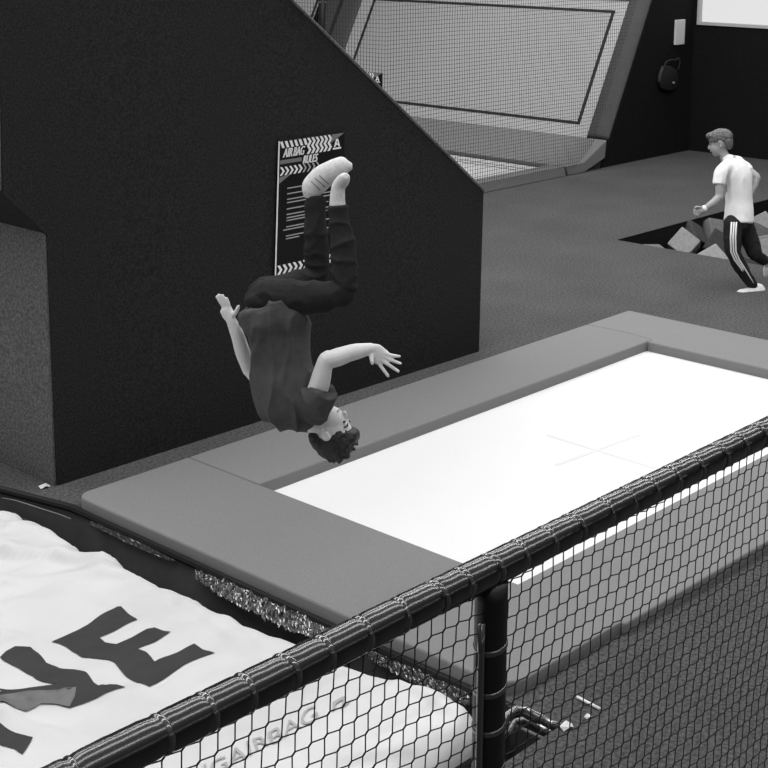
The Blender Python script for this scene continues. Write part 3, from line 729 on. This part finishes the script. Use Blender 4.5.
def flipper():
    D = 6.7; K = D/FPX                                  # metres per pixel there
    p = lambda x, y, d=0: at(x, y, D+d)
    root = empty('person', p(290, 335), 'person upside down in mid-air somersault, dark T-shirt and trousers, arms flung out', 'person')
    body = bmesh.new()
    R = lambda *q: [(a*K, b) if not isinstance(a, tuple) else a for a, b in q]
    # torso, neck
    loft(body, [p(273, 310), p(277, 330), p(282, 360), p(287, 388), p(297, 408), p(306, 417)], R((20, .11), (23, .115), (25, .13), (25, .145), (22, .15), (13, .09)))
    loft(body, [p(303, 413), p(313, 421, -.01), p(322, 426, -.01)], [.062, .054, .055])
    # head
    F = (RT*.80+UP*.60).normalized(); Uv = (RT*.60-UP*.80).normalized()
    F = (F-FW*.2).normalized(); Sv = F.cross(Uv).normalized()
    if Sv.dot(FW) > 0: Sv = -Sv
    Uv = (Uv-F*Uv.dot(F)).normalized()
    C = p(331.5, 429, -.01); s = .232
    head_parts(body, None, C, F, Uv, Sv, s)
    # near arm
    loft(body, [p(313, 405, -.14), p(319, 386, -.19), p(325.5, 361.5, -.22), p(330, 358.5, -.22)], [.052, .046, .037, .036])
    loft(body, [p(325, 361, -.22), p(337, 357.5, -.22), p(352, 352.5, -.21), p(372, 348.5, -.20)], [(.036, .036), (.041, .04), (.037, .034), (.026, .024)])
    # near hand: palm, four fingers, thumb
    loft(body, [p(371, 348.5, -.20), p(376, 352, -.20), p(382, 358, -.20)], [(.026, .02), (.038, .016), (.042, .014)])
    loft(body, [p(376, 349, -.2), p(386, 353.5, -.205), p(393, 355.6, -.21), p(400, 356.4, -.215)], [.011, .0088, .0082, .0070], 10)
    loft(body, [p(376, 352, -.2), p(385, 357.3, -.205), p(393, 360.8, -.212), p(400.8, 363.6, -.222)], [.011, .0092, .0085, .0073], 10)
    loft(body, [p(375, 354, -.2), p(383, 361.0, -.205), p(391, 366.4, -.212), p(398.6, 371.6, -.22)], [.011, .0092, .0085, .0073], 10)
    loft(body, [p(374, 356, -.2), p(379.5, 364.2, -.2), p(384, 370.5, -.205), p(388.4, 376.4, -.21)], [.011, .0092, .0085, .0073], 10)
    loft(body, [p(373, 351, -.2), p(371.6, 356.5, -.215), p(371.8, 360.5, -.225), p(372.6, 363.8, -.23)], [.015, .0115, .0095, .008], 10)
    # far arm
    loft(body, [p(296, 405, .14), p(272, 392, .2), p(249, 368, .22)], [.05, .045, .036])
    loft(body, [p(250, 371, .22), p(243, 353, .2), p(237.5, 335, .18), p(231, 320, .17)], [.034, .036, .032, .024])
    loft(body, [p(231.5, 321, .17), p(228, 314, .17), p(225.5, 309, .17)], [(.022, .022), (.03, .018), (.03, .016)])
    for a, b, c in (((227, 312), (221, 303), (216.5, 296.5)), ((228, 311), (223, 302), (219, 294.5)), ((229, 311), (225.5, 302.5), (222.5, 295)), ((230, 312), (228.5, 304), (226.5, 298))):
        loft(body, [p(*a, .17), p(*b, .165), p(*c, .16)], [.0105, .0088, .007], 10)
    loft(body, [p(231, 318, .17), p(236.5, 311, .15), p(238.5, 306, .14)], [.014, .011, .008], 10)
    # hips, legs
    loft(body, [p(274, 297, -.07), p(300, 297, -.12), p(343, 290, -.13)], [.06, .058, .046])
    loft(body, [p(345, 288, -.13), p(343, 262, -.13), p(341, 235, -.12), p(337.5, 208, -.12), p(337, 194, -.12)], [.046, .046, .04, .032, .03])
    loft(body, [p(272, 292, .07), p(292, 287, .10), p(318, 276, .11)], [.06, .058, .045])
    loft(body, [p(318, 276, .11), p(318, 250, .11), p(316, 225, .11), p(314, 203, .11), p(314, 192, .11)], [.045, .045, .04, .032, .03])
    loft(body, [p(336.5, 195, -.12), p(338, 188, -.125), p(341, 183, -.14)], [.027, .025, .02])
    fuse('body', body, MT['skin'], root, .0045, 3)
    head_details(root, C, F, Uv, Sv, s, MT['hair'])
    # hair
    h = bmesh.new()
    ell(h, C+Uv*.20*s-F*.09*s, F*.42*s, Uv*.37*s, Sv*.375*s, 3)
    ell(h, C+Uv*.06*s-F*.30*s, F*.20*s, Uv*.32*s, Sv*.32*s, 3)
    ell(h, C+Uv*.33*s+F*.18*s, F*.24*s, Uv*.17*s, Sv*.30*s, 2)
    rn = random.Random(5)
    for k in range(70):
        a = rn.uniform(-.35, 1); b = rn.uniform(-1, 1)
        d = (F*(a*1.0-.2)+Sv*b*.9+Uv*rn.uniform(.35, 1.0)).normalized()
        q = C+Uv*.17*s-F*.06*s+Vector(d)*.34*s
        tip = q+d*.06*s-UP*.02+Vector((rn.uniform(-1, 1), rn.uniform(-1, 1), 0))*.012
        loft(h, [q, q.lerp(tip, .5)+d*.004, tip], [.018, .012, .004], 6, sub=2)
    for x0, y0, x1, y1 in ((351, 433, 357, 430), (352, 436, 359, 437), (351, 441, 358, 445), (348, 447, 355, 450), (340, 450, 341, 457), (333, 452, 333, 459), (326, 450, 323, 456)):
        loft(h, [p(x0, y0, -.01), p((x0+x1)/2, (y0+y1)/2-.5, -.01), p(x1, y1, -.01)], [.018, .013, .005], 6, sub=2)
    fuse('hair', h, MT['hair'], root, .0045, 1, .004, (30, 30, 30))
    # T-shirt
    t = bmesh.new()
    loft(t, [p(270, 306), p(274, 318), p(278, 334), p(282, 360), p(285, 382), p(290, 400), p(298, 411), p(305, 417)], R((31, .205), (33, .205), (32, .175), (31, .165), (32, .18), (31.5, .185), (24, .17), (14, .11)), 24, flat=(1, 0))
    loft(t, [p(269, 305, -.10), p(275, 320, -.10), p(283, 340, -.07)], R((28, .095), (30, .095), (24, .08)), 20, flat=(1, 0))
    loft(t, [p(300, 402, -.06), p(311, 404, -.13), p(319.5, 397, -.175), p(323.5, 391, -.19)], [.085, .078, .068, .064], flat=(0, 1))
    loft(t, [p(312, 416, -.12), p(323, 404, -.15), p(328, 392, -.16)], [.05, .045, .03])
    loft(t, [p(296, 404, .06), p(286, 402, .14), p(268, 391, .19)], [.085, .078, .066], flat=(0, 1))
    fuse('t_shirt', t, MT['shirt'], root, .0055, 4, .024, (13, 4.0, 5), 2)
    # trousers
    j = bmesh.new()
    ell(j, p(265, 300), RT*20*K, UP*16*K, FW*.15, 3)
    loft(j, [p(277, 318), p(272, 308), p(267, 300), p(262, 295)], R((27, .15), (27, .15), (23, .14), (16, .12)), 24)
    loft(j, [p(268, 297, -.07), p(287, 297, -.10), p(315, 297.5, -.13), p(338, 293.5, -.135), p(344, 289, -.135)], [.082, .081, .074, .062, .057], 18)
    loft(j, [p(345, 288, -.135), p(344, 268, -.135), p(343, 245, -.13), p(340, 226, -.125), p(337.8, 207, -.12)], [.057, .058, .056, .047, .045], 18, flat=(0, 1))
    loft(j, [p(262, 294, .08), p(285, 289, .10), p(308, 281, .11), p(318, 275, .115)], [.078, .074, .062, .054], 18)
    loft(j, [p(318, 275, .115), p(316.5, 255, .115), p(316, 230, .11), p(315.5, 210, .11), p(315.5, 197, .11)], [.054, .055, .053, .047, .044], 18, flat=(0, 1))
    fuse('trousers', j, MT['pants'], root, .006, 4, .010, (9, 14, 8), 7)
    # grip socks
    for nm, pts, rad in (('sock', [(311, 193, .10), (314, 186, .10), (323, 177, .09), (334, 171, .08), (343, 167, .07), (348, 166.5, .07)], [(.045, .04), (.055, .045), (.056, .045), (.054, .045), (.05, .042), (.028, .028)]),
                         ('sock', [(337.5, 206, -.12), (337.5, 197, -.12), (338.5, 187, -.125), (342.5, 181, -.14), (345, 177.5, -.17)], [(.037, .034), (.034, .032), (.031, .03), (.031, .03), (.024, .025)])):
        b = bmesh.new(); loft(b, [p(*q) for q in pts], rad, 16); so = fuse(nm, b, MT['sock'], root, .005, 3)
        if pts[0][0] == 311:
            st = bmesh.new()
            for (xa, ya), (xb, yb) in (((317, 173.5), (329, 184)), ((311, 181), (320, 190)), ((314, 177), (325, 187)), ((330, 165.5), (340, 176)), ((336, 162.5), (345, 172))):
                tube(st, [p(xa, ya, .06), p((xa+xb)/2, (ya+yb)/2, .034), p(xb, yb, .06)], .0022, 6)
            obj('stripe', st, MT['stripe'], so, True)
    return root
flipper()

def runner():
    D = 13.1; K = D/FPX
    p = lambda x, y, d=0: at(x, y, D+d)
    root = empty('person', p(752, 291), 'boy in white T-shirt and black striped track trousers running left past the foam pit', 'person')
    body = bmesh.new()
    Rr = lambda *q: [(a*K, b) for a, b in q]
    loft(body, [p(737, 222), p(738, 205), p(737, 190), p(735, 176), p(730, 164), p(726, 159)], Rr((11, .09), (11.5, .09), (12.5, .1), (13.5, .11), (11, .1), (6, .06)))
    loft(body, [p(727, 161), p(724, 155), p(721.5, 150)], [.05, .043, .045])
    F = (-RT*.93+FW*.30-UP*.16).normalized(); Uv = (UP-F*UP.dot(F)-RT*.04).normalized(); Uv = (Uv-F*Uv.dot(F)).normalized(); Sv = F.cross(Uv).normalized()
    if Sv.dot(FW) > 0: Sv = -Sv
    C = p(719.5, 143.5); s = .238
    head_parts(body, None, C, F, Uv, Sv, s)
    # near (left) arm
    loft(body, [p(721, 170, -.1), p(720, 182, -.13), p(719.5, 197, -.14)], [.048, .042, .036])
    loft(body, [p(720, 196, -.14), p(713, 203, -.15), p(705, 208.5, -.15)], [.037, .034, .025])
    loft(body, [p(706, 208, -.15), p(700, 210.5, -.15), p(695.5, 211.5, -.15)], [(.026, .024), (.036, .03), (.03, .026)])
    for q in range(4):                                   # curled fingers
        y = 208+q*2.3
        loft(body, [p(699, y, -.165), p(695.3-abs(q-1.5)*-.5, y, -.172), p(694+abs(q-1.5)*.5, y+.6, -.155), p(695.5, y+.8, -.135)], [.0095, .0095, .009, .008], 8)
    loft(body, [p(701, 207.5, -.17), p(697, 206.8, -.185), p(694.5, 208, -.19)], [.012, .011, .009], 8)
    # far (right) arm
    loft(body, [p(742, 165, .08), p(749, 171, .06), p(757, 177, .03)], [.046, .04, .034])
    loft(body, [p(757, 177, .03), p(754.5, 185, .02), p(751, 193, .0)], [.034, .032, .025])
    loft(body, [p(751, 192, .0), p(748, 198, -.0), p(745, 203, .0)], [.025, .033, .026])
    # legs
    loft(body, [p(733, 222, -.06), p(732.5, 240, -.08), p(733, 254, -.08)], [.07, .06, .048])
    loft(body, [p(733, 254, -.08), p(741, 268, -.05), p(750, 281, -.0), p(756, 289, .02)], [.048, .046, .036, .03])
    loft(body, [p(743, 222, .06), p(750, 240, .06), p(755, 255, .05)], [.07, .06, .048])
    loft(body, [p(755, 255, .05), p(761, 259, .1), p(768, 262, .18)], [.045, .04, .03])
    fuse('body', body, MT['skin2'], root, .006, 2)
    head_details(root, C, F, Uv, Sv, s, MT['hair2'])
    h = bmesh.new()
    ell(h, C+Uv*.21*s-F*.08*s, F*.45*s, Uv*.34*s, Sv*.385*s, 3)
    ell(h, C+Uv*.02*s-F*.30*s, F*.19*s, Uv*.30*s, Sv*.33*s, 3)
    ell(h, C+Uv*.34*s+F*.26*s, F*.19*s, Uv*.13*s, Sv*.26*s, 2)
    fuse('hair', h, MT['hair2'], root, .006, 2, .006, (40, 40, 40))
    t = bmesh.new()
    loft(t, [p(738.5, 221), p(739, 212), p(739, 200), p(738.5, 188), p(736.5, 176), p(732, 166), p(727.5, 160)], Rr((14.5, .14), (14.2, .135), (13, .125), (13.5, .13), (14.8, .135), (13, .12), (7, .08)), 22, flat=(1, 0))
    loft(t, [p(728, 166, -.06), p(722, 171, -.11), p(719.5, 180, -.125), p(719, 184, -.13)], [.062, .058, .056, .055], flat=(0, 1))
    loft(t, [p(738, 164, .05), p(744, 167, .08), p(748.5, 171, .065)], [.06, .054, .048], flat=(0, 1))
    fuse('t_shirt', t, MT['wshirt'], root, .006, 5, .008, (10, 5, 6), 3)
    j = bmesh.new()
    loft(j, [p(738, 214), p(738, 222), p(738, 228)], Rr((12.5, .12), (12.5, .125), (11, .12)), 20)
    loft(j, [p(733.5, 222, -.06), p(732.5, 240, -.08), p(733.5, 254, -.08)], [.088, .078, .066], 16)
    loft(j, [p(733.5, 253, -.08), p(740, 266, -.05), p(748, 278.5, -.01), p(753, 285.5, .01)], [.066, .062, .05, .043], 16)
    loft(j, [p(743, 222, .06), p(750, 240, .06), p(755, 254, .05)], [.088, .08, .066], 16)
    loft(j, [p(755, 254, .05), p(760, 258, .1), p(765, 260.5, .15)], [.06, .052, .044], 16)
    jt = fuse('track_trousers', j, MT['pants'], root, .006, 3, .006, (12, 12, 12), 4)
    st = bmesh.new()
    for o_ in (-2.4, 0, 2.4):
        tube(st, [p(734+o_, 222, -.150), p(733+o_, 238, -.165), p(733.5+o_, 252, -.150), p(737+o_, 260, -.128), p(742.5+o_*.8, 268, -.108), p(748+o_*.7, 277, -.062), p(752+o_*.6, 283, -.04)], .0075, 6)
    obj('side_stripe', st, MT['signwhite'], jt, True)
    for pts, rad in (([(758, 287.5, .03), (760, 291, .03), (752, 292.5, 0), (742, 293, -.04), (738.5, 293, -.05)], [(.045, .045), (.05, .05), (.048, .048), (.036, .046), (.024, .034)]),
                     ([(765, 260.5, .15), (770, 263, .2), (768, 270, .2), (766, 275, .2)], [(.04, .04), (.048, .045), (.045, .045), (.028, .03)])):
        b = bmesh.new(); loft(b, [p(*q) for q in pts], rad, 14); fuse('shoe', b, MT['shoe'], root, .006, 2)
    b = bmesh.new(); c0, c1 = p(703.5, 209, -.15), p(705.5, 208, -.15); loft(b, [c0, c1], [.03, .03], 12); fuse('wristband', b, MT['signwhite'], root, .005, 1)
    return root
runner()
